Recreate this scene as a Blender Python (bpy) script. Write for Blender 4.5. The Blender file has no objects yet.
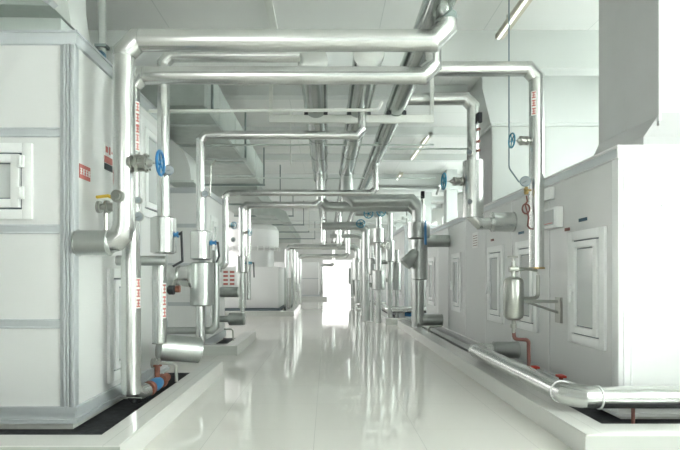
import bpy, bmesh, math, random
from mathutils import Vector, Matrix
random.seed(7)
S = bpy.context.scene
COL = S.collection
# ------------------------------------------------------------------ camera
EYE = 1.4
F, VX, VY = 500.0, 327.0, 277.0            # focal length and vanishing point in pixels of the 680x450 frame
cam = bpy.data.cameras.new('camera'); co = bpy.data.objects.new('camera', cam); COL.objects.link(co)
co.location = (0, 0, EYE); co.rotation_euler = (math.pi/2, 0, 0)
cam.sensor_width = 36; cam.lens = F/680*36
cam.shift_x = (340-VX)/680; cam.shift_y = (VY-225)/680
cam.clip_start = 0.05; cam.clip_end = 300
S.camera = co
# ------------------------------------------------------------------ world, lights, exposure
w = bpy.data.worlds.new('world'); S.world = w; w.use_nodes = True
bg = w.node_tree.nodes['Background']; bg.inputs[0].default_value = (1.0, 0.972, 0.955, 1); bg.inputs[1].default_value = 0.9
def area(name, loc, rot, sx, sy, power, col=(1.0, 0.972, 0.945)):
    l = bpy.data.lights.new(name, 'AREA'); l.shape = 'RECTANGLE'; l.size = sx; l.size_y = sy; l.energy = power; l.color = col
    o = bpy.data.objects.new(name, l); COL.objects.link(o); o.location = loc; o.rotation_euler = rot
    return o
P2 = math.pi/2
area('daylight_behind', (4.4, -1.1, 2.5), (P2, 0, 0), 2.4, 3.0, 10)
area('fill_behind_left', (-1.6, -1.1, 2.4), (P2, 0, math.radians(-50)), 2.2, 2.6, 56)  # added fill lamp to brighten the right cabinet's aisle side, no real source
area('daylight_window_near', (6.6, 1.0, 3.0), (P2, 0, math.radians(78)), 4.4, 3.0, 620)
area('daylight_window', (7.4, 15.0, 3.2), (P2, 0, P2), 24, 2.8, 1550)
area('daylight_window_far', (7.4, 35.0, 3.2), (P2, 0, P2), 16, 2.8, 500)
area('daylight_window_left', (-9.4, 20.0, 3.2), (P2, 0, -P2), 30, 2.8, 900)
area('daylight_far_end', (1.0, 46.4, 2.2), (P2, 0, math.pi), 8, 4, 60)
S.view_settings.view_transform = 'Standard'; S.view_settings.look = 'None'
S.view_settings.exposure = 0.74; S.view_settings.gamma = 1; S.view_settings.use_curve_mapping = False

# ------------------------------------------------------------------ helpers
def wx(px, Y): return (px-VX)*Y/F
def wz(py, Y): return EYE+(VY-py)*Y/F
V = Vector
def mat(name, col, rough=0.5, metal=0.0, noise=0.0, nscale=6, bump=0.0, bscale=20, emit=None, spec=0.5, stretch=(1,1,1)):
    m = bpy.data.materials.new(name); m.use_nodes = True; nt = m.node_tree; b = nt.nodes['Principled BSDF']
    b.inputs['Base Color'].default_value = (*col, 1); b.inputs['Roughness'].default_value = rough
    b.inputs['Metallic'].default_value = metal; b.inputs['Specular IOR Level'].default_value = spec
    tc = nt.nodes.new('ShaderNodeTexCoord'); mp = nt.nodes.new('ShaderNodeMapping'); mp.inputs['Scale'].default_value = stretch
    nt.links.new(tc.outputs['Object'], mp.inputs[0])
    if noise:
        n = nt.nodes.new('ShaderNodeTexNoise'); n.inputs['Scale'].default_value = nscale; n.inputs['Detail'].default_value = 4
        r = nt.nodes.new('ShaderNodeValToRGB')
        r.color_ramp.elements[0].position = .3; r.color_ramp.elements[1].position = .7
        r.color_ramp.elements[0].color = (*[c*(1-noise) for c in col], 1); r.color_ramp.elements[1].color = (*[min(1, c*(1+noise*.5)) for c in col], 1)
        nt.links.new(mp.outputs[0], n.inputs['Vector']); nt.links.new(n.outputs['Fac'], r.inputs[0]); nt.links.new(r.outputs[0], b.inputs['Base Color'])
    if bump:
        n = nt.nodes.new('ShaderNodeTexNoise'); n.inputs['Scale'].default_value = bscale; n.inputs['Detail'].default_value = 2
        bp = nt.nodes.new('ShaderNodeBump'); bp.inputs['Strength'].default_value = bump; bp.inputs['Distance'].default_value = 0.01
        nt.links.new(mp.outputs[0], n.inputs['Vector']); nt.links.new(n.outputs['Fac'], bp.inputs['Height']); nt.links.new(bp.outputs[0], b.inputs['Normal'])
    if emit:
        b.inputs['Emission Color'].default_value = (*emit[0], 1); b.inputs['Emission Strength'].default_value = emit[1]
    return m
def tiles(name, col, line, sx, sy, rough, lw=0.004, off=(0, 0, 0), noise=.03, tspec=.5):
    m = bpy.data.materials.new(name); m.use_nodes = True; nt = m.node_tree; b = nt.nodes['Principled BSDF']
    tc = nt.nodes.new('ShaderNodeTexCoord'); mp = nt.nodes.new('ShaderNodeMapping'); mp.inputs['Location'].default_value = off
    br = nt.nodes.new('ShaderNodeTexBrick'); br.offset = 0; br.squash = 1
    br.inputs['Scale'].default_value = 1; br.inputs['Brick Width'].default_value = sx; br.inputs['Row Height'].default_value = sy
    br.inputs['Mortar Size'].default_value = lw; br.inputs['Mortar Smooth'].default_value = .2
    br.inputs['Color1'].default_value = (*col, 1); br.inputs['Color2'].default_value = (*[c*(1-noise) for c in col], 1); br.inputs['Mortar'].default_value = (*line, 1)
    nt.links.new(tc.outputs['Object'], mp.inputs[0]); nt.links.new(mp.outputs[0], br.inputs['Vector']); nt.links.new(br.outputs['Color'], b.inputs['Base Color'])
    b.inputs['Roughness'].default_value = rough; b.inputs['Specular IOR Level'].default_value = tspec
    return m
M = dict(
 panel=mat('white_panel', (.775, .79, .78), .32, noise=.02, nscale=1.5),
 panel2=mat('grey_white_panel', (.69, .705, .695), .35, noise=.02, nscale=1.5),
 rail=mat('anodised_rail', (.53, .565, .58), .4, .15),
 white=mat('white_plastic', (.88, .90, .89), .3),
 pane=mat('grey_glass_pane', (.60, .63, .625), .15),
 gasket=mat('dark_gasket', (.13, .17, .19), .5),
 alu=mat('aluminium_cladding', (.66, .675, .66), .27, .95, noise=.05, nscale=5, bump=.12, bscale=7),
 alud=mat('dull_cladding', (.46, .485, .47), .36, .88, noise=.08, nscale=5, bump=.15, bscale=9),
 chrome=mat('shiny_cladding', (.37, .40, .385), .17, 1.0, noise=.10, nscale=5, bump=.22, bscale=3, stretch=(1, .5, 1)),
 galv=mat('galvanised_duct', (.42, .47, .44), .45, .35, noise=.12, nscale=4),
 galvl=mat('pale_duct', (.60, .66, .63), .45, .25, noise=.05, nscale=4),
 duct=mat('shade_toned_duct', (.50, .51, .51), .6, noise=.03, nscale=3),  # shade tone for the aisle sides of the white ducts
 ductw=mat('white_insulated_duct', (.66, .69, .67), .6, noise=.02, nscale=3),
 steel=mat('steel', (.42, .43, .40), .28, .9),
 steelp=mat('painted_strut', (.68, .70, .66), .5),
 dark=mat('dark_strut', (.20, .25, .24), .5, .2),
 blue=mat('blue_paint', (.03, .19, .42), .35),
 teal=mat('teal_paint', (.03, .22, .33), .35),
 dblue=mat('dark_blue_rubber', (.03, .10, .16), .5),
 orange=mat('rusty_orange_paint', (.27, .10, .065), .6, noise=.3, nscale=30),
 red=mat('red_paint', (.62, .06, .04), .45),
 redprint=mat('red_print', (.56, .17, .15), .5),
 whiteprint=mat('white_print', (.85, .86, .84), .5),
 blackprint=mat('black_print', (.05, .06, .07), .5),
 brass=mat('brass', (.45, .33, .14), .3, .8),
 yellow=mat('yellow_paint', (.75, .52, .06), .4),
 copper=mat('red_brown_copper', (.20, .075, .06), .5, .2),
 black=mat('black_rubber', (.03, .035, .04), .5),
 curb=tiles('white_curb_tile', (.75, .755, .725), (.50, .52, .49), 6, 6, .12, .002),
 plinth=mat('concrete_plinth', (.62, .64, .60), .8, noise=.1, nscale=8),
 pit=mat('dark_pit_soil', (.035, .038, .044), .95, noise=.35, nscale=14, bump=.6, bscale=30),
 floor=tiles('polished_floor_tile', (.80, .79, .745), (.60, .60, .57), .92, .92, .06, .0025, (.11+.92*20, 0, 0), .025, .65),
 ceil=tiles('ceiling_panel', (.75, .765, .745), (.58, .61, .59), 1.5, 3.0, .7, .006, (.75, 1.2, 0)),
 wall=mat('white_wall_paint', (.76, .775, .755), .7, noise=.02, nscale=2),
 beam=mat('beam_paint', (.64, .67, .65), .7, noise=.02, nscale=2),
 col=mat('column_paint', (.55, .59, .57), .7),
 dial=mat('gauge_dial', (.30, .34, .36), .3),
 case=mat('gauge_case', (.18, .24, .27), .35, .3),
 glass=mat('clear_glass', (.9, 1, .97), .05),
 batten=mat('lamp_body', (.55, .52, .42), .5),
)
M['tube'] = mat('fluorescent_tube', (.9, .95, .92), .4, emit=((.95, 1, .97), 1.2))
gb = M['glass'].node_tree.nodes['Principled BSDF']; gb.inputs['Transmission Weight'].default_value = 1; gb.inputs['IOR'].default_value = 1.02

def basis(d):
    d = V(d).normalized(); a = V((0, 0, 1)) if abs(d.z) < .9 else V((0, 1, 0))
    u = d.cross(a).normalized(); return u, d.cross(u).normalized(), d
def box(bm, x0, x1, y0, y1, z0, z1, bev=0.0):
    x0, x1 = min(x0, x1), max(x0, x1); y0, y1 = min(y0, y1), max(y0, y1); z0, z1 = min(z0, z1), max(z0, z1)
    vs = [bm.verts.new(c) for c in ((x0,y0,z0),(x1,y0,z0),(x1,y1,z0),(x0,y1,z0),(x0,y0,z1),(x1,y0,z1),(x1,y1,z1),(x0,y1,z1))]
    fs = [bm.faces.new([vs[i] for i in f]) for f in ((0,3,2,1),(4,5,6,7),(0,1,5,4),(1,2,6,5),(2,3,7,6),(3,0,4,7))]
    if bev:
        es = list({e for f in fs for e in f.edges}); bmesh.ops.bevel(bm, geom=es, offset=bev, segments=2, affect='EDGES', profile=.5)
def lathe(bm, o, d, prof, seg=20):      # prof: (distance along d, radius)
    u, v, d = basis(d); o = V(o); rings = []
    for t, r in prof:
        c = o+d*t
        rings.append([bm.verts.new(c+(u*math.cos(a)+v*math.sin(a))*max(r, .0004)) for a in [2*math.pi*i/seg for i in range(seg)]])
    for a, b in zip(rings, rings[1:]):
        for i in range(seg): bm.faces.new((a[i], a[(i+1)%seg], b[(i+1)%seg], b[i]))
    bm.faces.new(rings[0][::-1]); bm.faces.new(rings[-1])
def cyl(bm, a, b, r, seg=20):
    a, b = V(a), V(b); lathe(bm, a, b-a, [(0, r), ((b-a).length, r)], seg)
def sweep(bm, pts, r, seg=20, closed=False):
    pts = [V(p) for p in pts]; n = len(pts); rings = []; u = None
    for i, p in enumerate(pts):
        if closed: t = (pts[(i+1)%n]-pts[i-1]).normalized()
        else: t = ((pts[min(i+1, n-1)]-p).normalized()+(p-pts[max(i-1, 0)]).normalized()).normalized()
        if u is None: u = basis(t)[0]
        u = (u-t*u.dot(t)).normalized(); v = t.cross(u); bend = None; k_ = 1
        if 0 < i < n-1:
            d1, d2 = (pts[i]-pts[i-1]).normalized(), (pts[i+1]-pts[i]).normalized()
            if d1.angle(d2) > .35: bend = (d2-d1).normalized(); k_ = 1/math.cos(d1.angle(d2)/2)
        ring = []
        for a in [2*math.pi*k/seg for k in range(seg)]:
            off = (u*math.cos(a)+v*math.sin(a))*r
            if bend is not None: off = off+bend*off.dot(bend)*(k_-1)
            ring.append(bm.verts.new(p+off))
        rings.append(ring)
    prs = list(zip(rings, rings[1:]))+([(rings[-1], rings[0])] if closed else [])
    for a, b in prs:
        for k in range(seg): bm.faces.new((a[k], a[(k+1)%seg], b[(k+1)%seg], b[k]))
    if not closed: bm.faces.new(rings[0][::-1]); bm.faces.new(rings[-1])
def torus(bm, c, d, R, r, n=24, seg=8):
    u, v, d = basis(d); c = V(c)
    sweep(bm, [c+(u*math.cos(a)+v*math.sin(a))*R for a in [2*math.pi*i/n for i in range(n)]], r, seg, True)
def arc(p, q, s, R, n=3):               # rounded corner at q between p and s
    p, q, s = V(p), V(q), V(s); a = (p-q).normalized(); b = (s-q).normalized()
    ang = a.angle(b); h = (math.pi-ang)/2; tl = R*math.tan(h)
    c = q+(a+b).normalized()*(R/math.cos(h)); pa = q+a*tl; pb = q+b*tl
    r0 = pa-c; ax = r0.cross(pb-c).normalized()
    return [c+Matrix.Rotation(2*h*i/n, 3, ax)@r0 for i in range(n+1)], tl
def rounded(pts, R, n=5):
    out = [V(pts[0])]
    for i in range(1, len(pts)-1): out += arc(pts[i-1], pts[i], pts[i+1], R, n)[0]
    return out+[V(pts[-1])]
def poly(bm, outline, axis, a0, a1):    # extrude 2-D outline along axis ('x': (y,z), 'y': (x,z), 'z': (x,y))
    def mk(p, a): return {'x': (a, p[0], p[1]), 'y': (p[0], a, p[1]), 'z': (p[0], p[1], a)}[axis]
    A = [bm.verts.new(mk(p, a0)) for p in outline]; B = [bm.verts.new(mk(p, a1)) for p in outline]; n = len(A)
    bm.faces.new(A[::-1]); bm.faces.new(B)
    for i in range(n): bm.faces.new((A[i], A[(i+1)%n], B[(i+1)%n], B[i]))

def thing(name, label, cat, loc, group=None):
    o = bpy.data.objects.new(name, None); COL.objects.link(o); o.location = loc; o.empty_display_size = .1
    o['label'] = label; o['category'] = cat
    if group: o['group'] = group
    return o
def root_of(o):
    while o.parent: o = o.parent
    return o
def obj(name, fn, m, parent=None, label=None):
    bm = bmesh.new(); fn(bm); bmesh.ops.recalc_face_normals(bm, faces=bm.faces)
    if parent is not None: bmesh.ops.translate(bm, verts=bm.verts, vec=-root_of(parent).location)
    me = bpy.data.meshes.new(name); bm.to_mesh(me); bm.free(); me.materials.append(M[m])
    for p in me.polygons: p.use_smooth = True
    me.set_sharp_from_angle(angle=math.radians(26))
    o = bpy.data.objects.new(name, me); COL.objects.link(o)
    if parent is not None: o.parent = parent
    if label: o['label'] = label
    return o
def solo(name, label, cat, fn, m, loc, group=None):
    bm = bmesh.new(); fn(bm); bmesh.ops.recalc_face_normals(bm, faces=bm.faces); bmesh.ops.translate(bm, verts=bm.verts, vec=-V(loc))
    me = bpy.data.meshes.new(name); bm.to_mesh(me); bm.free(); me.materials.append(M[m])
    for p in me.polygons: p.use_smooth = True
    me.set_sharp_from_angle(angle=math.radians(26))
    o = bpy.data.objects.new(name, me); COL.objects.link(o); o.location = loc; o['label'] = label; o['category'] = cat
    if group: o['group'] = group
    return o
def struct(name, fn, m):
    o = obj(name, fn, m); o['kind'] = 'structure'; return o
def boxes(*bs, bev=0.0):
    def f(bm):
        for b in bs: box(bm, *b, bev)
    return f

# ------------------------------------------------------------------ setting
ZC = 4.95; XL, XR, YE, YB = -7.6, 5.6, 45.0, -1.2
struct('floor', boxes((XL, XR, YB, YE, -.1, 0)), 'floor')
struct('ceiling', boxes((XL, XR, YB, YE, ZC, ZC+.1)), 'ceil')
def wall_with_windows(x0, x1, spans, z0, z1):
    def f(bm):
        ys = YB
        for a, b in spans:
            box(bm, x0, x1, ys, a, 0, ZC); box(bm, x0, x1, a, b, 0, z0); box(bm, x0, x1, a, b, z1, ZC); ys = b
        box(bm, x0, x1, ys, YE, 0, ZC)
    return f
rs = [(y, y+2.9) for y in (-.9, 5.0, 9.4, 13.4, 17.4, 21.4, 25.4, 29.4, 33.4, 37.4)]
ls = [(y, y+2.9) for y in (9.4, 13.4, 17.4, 21.4, 25.4, 29.4, 33.4, 37.4)]
struct('wall_right', wall_with_windows(XR, XR+.25, rs, 1.5, 4.3), 'wall')
struct('wall_left', wall_with_windows(XL-.25, XL, ls, 1.5, 4.3), 'wall')
n = 1
for a, b in rs:
    o = struct('window_%d' % n, lambda bm: ([box(bm, XR+.08, XR+.14, y, y+.06, 1.5, 4.3) for y in (a, (a+b)/2-.03, b-.06)],
        [box(bm, XR+.08, XR+.14, a+.06, b-.06, z, z+.06) for z in (1.5, 3.3, 4.24)]), 'white')
    g = obj('pane', boxes((XR+.105, XR+.112, a+.06, b-.06, 1.56, 4.24)), 'glass', o); n += 1
struct('wall_back', boxes((XL, -.45, YE, YE+.25, 0, ZC), (2.35, XR, YE, YE+.25, 0, ZC), (-.45, 2.35, YE, YE+.25, 3.0, ZC)), 'wall')
struct('wall_light_block', lambda bm: (box(bm, XL, -1.2, YB-.25, YB, 0, ZC), box(bm, 4.6, XR, YB-.25, YB, 0, ZC), box(bm, -1.2, 4.6, YB-.25, YB, 0, 1.0), box(bm, -1.2, 4.6, YB-.25, YB, 3.4, ZC)), 'wall')  # unseen wall, added to hold back light from behind the camera
wf = struct('window_11', lambda bm: ([box(bm, x, x+.06, YB-.16, YB-.10, 1.0, 3.4) for x in (-1.2, .7, 2.6, 4.54)], [box(bm, -1.2, 4.6, YB-.16, YB-.10, z, z+.06) for z in (1.0, 3.34)]), 'white')  # unseen opening, sized to control the frontal light
obj('pane', boxes((-1.14, 4.54, YB-.135, YB-.128, 1.06, 3.34)), 'glass', wf)
struct('door_1', boxes((-.45, -.37, YE+.02, YE+.14, 0, 3.0), (2.27, 2.35, YE+.02, YE+.14, 0, 3.0), (-.37, 2.27, YE+.02, YE+.14, 2.92, 3.0)), 'white')
struct('trim_1', boxes((XL, XR, 7.19, 7.45, 4.40, ZC)), 'beam')
for i, y in enumerate((9.25, 11.8, 14.4, 19.6, 22.0, 24.4, 29.2, 31.6, 36.4, 41.0)):
    struct('trim_%d' % (i+2), lambda bm: box(bm, XL, 2.6 if y < 10 else XR, y, y+.22, 4.76, ZC), 'beam')
for i, y in enumerate((17.2, 26.8, 34.0, 38.8)):
    struct('trim_%d' % (i+12), lambda bm: box(bm, XL, XR, y, y+.4, 4.42, ZC), 'beam')
for i, y in enumerate((12.5, 16.5, 20.6, 24.6, 28.6, 32.6)):
    struct('trim_%d' % (i+16), lambda bm: (box(bm, 3.95, 4.3, y, y+.4, 0, ZC), box(bm, 3.75, 4.5, y-.05, y+.45, 4.28, 4.40)), 'col')

# ------------------------------------------------------------------ curbs (tiled kerbs round the plant pits)
def curb(label, xo, xi, y0, y1, xfar, side, h=.17, wd=None):
    """tiled kerb: outer face at xo, inner at xi, front leg along y0, runs to y1; plant side reaches xfar"""
    wd = abs(xo-xi)
    def f(bm):
        poly(bm, [(xo, y0), (xo, y1), (xi, y1), (xi, y0+wd), (xfar, y0+wd), (xfar, y0)], 'z', 0, h)
    t = thing('tiled_curb', label, 'curb', ((xo+xi)/2, y0, 0))
    obj('curb_body', f, 'curb', t)
    def g(bm):   # capping tiles with a small lip
        poly(bm, [(xo-side*.006, y0-.006), (xo-side*.006, y1), (xi+side*.0, y1), (xi, y0+wd), (xfar, y0+wd), (xfar, y0-.006)], 'z', h, h+.012)
    obj('capping_tile', g, 'curb', t)
    p = solo('pit_floor', 'dark rough ground of the pit inside the ' + label, 'ground',
             boxes((min(xi, xfar)+.002, max(xi, xfar)-.002, y0+wd+.002, y1, .001, .022)), 'pit', ((xi+xfar)/2, y0+wd, 0))
    return t
curb('white tiled curb around the tall near left cabinet', -1.5, -1.74, 3.62, 7.2, -6.5, 1)
curb('white tiled curb around the second cabinet on the left', -1.6, -1.82, 8.9, 11.3, -6.5, 1)
curb('white tiled curb in front of the round fan drum', -1.18, -1.45, 17.8, 22.5, -6.5, 1)
curb('small white curb before the far pale box at left', .0, -.25, 31.0, 35.5, -6.0, 1)
curb('long white tiled curb beside the near right cabinet', 2.0, 2.28, 3.87, 14.2, 5.4, -1)
curb('white tiled curb around the second right cabinet', 1.72, 2.0, 14.6, 21.5, 5.4, -1)
curb('farthest white tiled curb on the right side', 1.75, 2.0, 24.0, 33.0, 5.4, -1)

# ------------------------------------------------------------------ access doors
def access_door(parent, face, axis, a0, a1, z0, z1, side, handle=True, window=True, fw=.10, hinges=None):
    """door in a cabinet wall.  axis 'x': wall plane x=face, opening along y.  axis 'y': plane y=face, opening along x.
    side = outward direction (+1/-1)"""
    def B(bm, u0, u1, h0, h1, d0, d1, bev=.003):
        d0, d1 = face+side*d0, face+side*d1
        if axis == 'x': box(bm, d0, d1, u0, u1, h0, h1, bev)
        else: box(bm, u0, u1, d0, d1, h0, h1, bev)
    def frame(bm):
        B(bm, a0, a0+fw, z0, z1, -.01, .03); B(bm, a1-fw, a1, z0, z1, -.01, .03)
        B(bm, a0+fw, a1-fw, z0, z0+fw, -.01, .03); B(bm, a0+fw, a1-fw, z1-fw, z1, -.01, .03)
    d = obj('access_door', frame, 'white', parent)
    def gask(bm): B(bm, a0+fw, a1-fw, z0+fw, z1-fw, -.008, .006, 0)
    obj('gasket', gask, 'gasket', d)
    i0, i1, j0, j1 = a0+fw+.018, a1-fw-.018, z0+fw+.018, z1-fw-.018; lw = .075
    def leaf(bm):
        B(bm, i0, i0+lw, j0, j1, .006, .045); B(bm, i1-lw, i1, j0, j1, .006, .045)
        B(bm, i0+lw, i1-lw, j0, j0+lw, .006, .045); B(bm, i0+lw, i1-lw, j1-lw, j1, .006, .045)
    obj('door_leaf', leaf, 'white', d)
    def seal(bm): B(bm, i0+lw, i1-lw, j0+lw, j1-lw, .008, .014, 0)
    obj('pane_seal', seal, 'gasket', d)
    def pane(bm): B(bm, i0+lw+.012, i1-lw-.012, j0+lw+.012, j1-lw-.012, .014, .022, 0)
    obj('pane', pane, 'panel2' if not window else 'pane', d)
    if handle:
        hy = i1-lw*.5; hz = (j0+j1)/2
        def hd(bm): B(bm, hy-.025, hy+.025, hz-.05, hz+.05, .045, .065, .004); B(bm, hy-.016, hy+.016, hz-.17, hz+.025, .065, .10, .006)
        obj('handle', hd, 'white', d)
    if hinges:
        for hz in hinges:
            def hg(bm):
                B(bm, i1-.01, i1+.05, hz-.055, hz+.055, .03, .06, .006)
                B(bm, i1+.012, i1+.03, hz-.04, hz+.04, .06, .075, .004)
            obj('hinge', hg, 'white', d)
    return d

# ------------------------------------------------------------------ left near cabinet
X1, Y1, Y1b, H1 = -2.27, 4.5, 7.1, 3.6
A = thing('air_handling_unit', 'tall white panelled cabinet with grey rails, nearest on the left', 'cabinet', (-4.2, 5.8, .0))
obj('body', boxes((-6.4, X1, Y1, Y1b, .20, H1-.06)), 'panel', A)
obj('plinth', boxes((-6.3, X1-.03, Y1+.03, Y1b-.03, .0, .10)), 'plinth', A)
obj('base_rail', boxes((-6.42, X1+.03, Y1-.03, Y1b, .09, .13, .004), (-6.42, X1+.015, Y1-.015, Y1b, .13, .19), (-6.42, X1+.03, Y1-.03, Y1b, .19, .225)) if 0 else
    (lambda bm: (box(bm, -6.42, X1+.035, Y1-.035, Y1b, .09, .125), box(bm, -6.42, X1+.015, Y1-.015, Y1b, .125, .185), box(bm, -6.42, X1+.035, Y1-.035, Y1b, .185, .235))), 'rail', A)
obj('top_rail', lambda bm: (box(bm, -6.42, X1+.03, Y1-.03, Y1b, 3.485, 3.585, .004), box(bm, -6.42, X1+.045, Y1-.045, Y1b, 3.585, 3.605, .003)), 'rail', A)
obj('corner_post', lambda bm: (box(bm, X1-.125, X1-.03, Y1-.012, Y1, .235, 3.485), box(bm, X1-.03, X1+.010, Y1-.03, Y1+.055, .235, 3.485, .006),
    box(bm, X1-.095, X1-.075, Y1-.028, Y1, .235, 3.485, .004), box(bm, X1-.055, X1-.04, Y1-.03, Y1, .235, 3.485, .004)), 'rail', A)
for z in (2.70, 1.83, .98):
    obj('cross_rail', lambda bm: (box(bm, -6.4, X1-.125, Y1-.014, Y1, z-.042, z+.042), box(bm, -6.4, X1-.125, Y1-.022, Y1, z-.04, z-.026, .003), box(bm, -6.4, X1-.125, Y1-.022, Y1, z+.026, z+.04, .003)), 'rail', A)
for y in (5.78, 7.05):
    obj('panel_joint', boxes((X1, X1+.008, y, y+.05, .235, 3.485)), 'rail', A)
access_door(A, Y1, 'y', -3.27, -2.645, 1.92, 2.60, -1, handle=False, fw=.085, hinges=(2.15, 2.43))
access_door(A, X1, 'x', 5.16, 5.74, .30, 1.49, 1)
access_door(A, X1, 'x', 6.05, 6.80, 2.15, 3.36, 1)
# duct and hood on top of it
h = thing('supply_duct', 'pale curved duct rising from the roof of the near left cabinet', 'duct', (-3.2, 5.0, 3.62))
def flare(bm):
    poly(bm, [(-2.50, 3.61), (-2.53, 3.87), (-2.58, 4.2), (-2.60, 4.94), (-3.2, 4.94), (-3.2, 3.61)], 'y', 4.95, 5.36)
obj('side_wall', flare, 'ductw', h)
obj('collar', boxes((-4.6, -2.46, 4.62, 5.0, 3.61, 3.80)), 'galvl', h)
def hood(bm):
    out = [(-5.2, 3.93), (-4.2, 3.87), (-3.3, 3.81), (-2.43, 3.79), (-2.62, 3.93), (-2.9, 4.2), (-2.9, 4.94), (-5.2, 4.94)]
    poly(bm, out, 'y', 4.4, 4.95)
obj('hood', hood, 'galv', h)
obj('flange', lambda bm: poly(bm, [(-2.43, 3.785), (-2.39, 3.815), (-2.64, 3.97), (-2.68, 3.94)], 'y', 4.36, 4.45), 'rail', h)

t = thing('roof_valve', 'dark little valve on a riser tube on the tall left cabinet roof', 'valve', (-2.36, 5.25, 3.6))
obj('riser_tube', lambda bm: cyl(bm, (-2.36, 5.25, 3.60), (-2.36, 5.25, ZC), .04, 16), 'alud', t)
obj('valve_body', lambda bm: lathe(bm, (-2.46, 5.2, 3.70), (1, 0, 0), [(0, .03), (.03, .055), (.12, .055), (.15, .03)], 14), 'dblue', t)
obj('clip', boxes((-2.42, -2.30, 5.20, 5.30, 3.80, 3.83)), 'dark', t)
# ------------------------------------------------------------------ second left cabinet
B_ = thing('air_handling_unit', 'lower white cabinet behind the tall left one, pipes before it', 'cabinet', (-4.2, 10.1, 0))
Y2, Y2b, H2 = 9.25, 11.1, 3.05
obj('body', boxes((-6.4, X1, Y2, Y2b, .2, H2-.05)), 'panel', B_)
obj('plinth', boxes((-6.3, X1-.03, Y2+.03, Y2b-.03, 0, .1)), 'plinth', B_)
obj('base_rail', boxes((-6.42, X1+.03, Y2-.03, Y2b, .09, .23)), 'rail', B_)
obj('top_rail', boxes((-6.42, X1+.03, Y2-.03, Y2b, H2-.1, H2)), 'rail', B_)
obj('corner_post', boxes((X1-.10, X1+.014, Y2-.02, Y2+.1, .23, H2-.1)), 'rail', B_)
for z in (2.35, 1.62, .9): obj('cross_rail', boxes((-6.4, X1-.1, Y2-.014, Y2, z-.035, z+.035)), 'rail', B_)
access_door(B_, X1, 'x', 9.7, 10.3, .6, 2.6, 1)
e = thing('duct_elbow', 'pale rounded duct elbow dropping onto the second left cabinet', 'duct', (-3.2, 8.8, 3.06))
def elb(bm):
    out = [(-4.4, 3.96)]
    for i in range(9):
        a = math.pi/2*(1-i/8); out.append((-3.2+.82*math.cos(a), 3.14+.82*math.sin(a)))
    out += [(-2.38, 3.06), (-2.72, 3.06)]
    for i in range(6):
        a = math.pi/2*i/5; out.append((-3.2+.45*math.cos(a), 3.10+.30*math.sin(a)))
    out += [(-4.4, 3.40)]
    poly(bm, out, 'y', 8.75, 9.7)
obj('elbow_shell', elb, 'ductw', e)
obj('flange', boxes((-2.80, -2.32, 8.70, 9.75, 3.052, 3.09)), 'galvl', e)

# ------------------------------------------------------------------ overhead rectangular duct and its hangers
d = thing('rectangular_duct', 'long grey galvanised duct hanging along the left below the ceiling', 'duct', (-2.5, 10, 3.75))
obj('duct_shell', boxes((-3.6, -1.84, 7.5, 14.2, 3.97, 4.55)), 'galv', d)
for y in (8.4, 9.8, 11.2, 12.6, 14.0): obj('flange', boxes((-3.63, -1.795, y, y+.035, 3.94, 4.58)), 'galvl', d)
obj('side_shading', boxes((-1.84, -1.805, 7.5, 14.2, 3.95, 4.57)), 'galvl', d, 'right side of the duct, toned paler as lit')  # paler sheet puts the light on this side into the colour
d = thing('rectangular_duct', 'smaller dark duct overhead left, above the round fan drum', 'duct', (-2.7, 17, 3.7))
obj('duct_shell', boxes((-3.4, -2.0, 14.4, 19.5, 3.72, 4.15)), 'galv', d)
obj('duct_end', lambda bm: poly(bm, [(-2.4, 3.74), (-1.75, 3.74), (-1.35, 3.55), (-1.2, 3.2), (-1.5, 3.2), (-1.7, 3.4), (-2.4, 3.45)], 'y', 16.4, 17.2), 'galv', d)
d = thing('rectangular_duct', 'flat dark duct overhead left, far beyond the fan drum', 'duct', (-2.7, 26, 3.7))
obj('duct_shell', boxes((-3.4, -1.8, 20.5, 34, 3.72, 4.1)), 'galv', d)
hl = ['just right of the pale duct elbow', 'holding the middle of the grey duct', 'under the far end of the grey duct', 'above the round fan drum, nearer of two',
      'beyond the fan drum, second of the row', 'above the far pale box, nearest there', 'above the far pale box, middle there', 'hindmost before the bright doorway']
for i, (y, xr, xl) in enumerate(((7.6, -1.72, -3.7), (10.7, -1.72, -3.7), (13.7, -1.70, -3.7), (15.8, -1.45, -3.5), (18.8, -1.25, -3.5), (22, -1.0, -3.4), (25.5, -.9, -3.4), (30, -.7, -3.4))):
    t = thing('trapeze_hanger', 'dark steel duct hanger with rods, ' + hl[i], 'hanger', (-2.6, y, 3.7))
    zb = 3.90 if i < 3 else 3.67
    obj('crossbar', boxes((xl, xr, y, y+.05, zb, zb+.05)), 'galvl' if i < 2 else 'dark', t)
    for x in (xl+.03, xr-.03): obj('rod', boxes((x-.018, x+.018, y+.005, y+.045, zb+.03, ZC)), 'dark', t)

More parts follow.
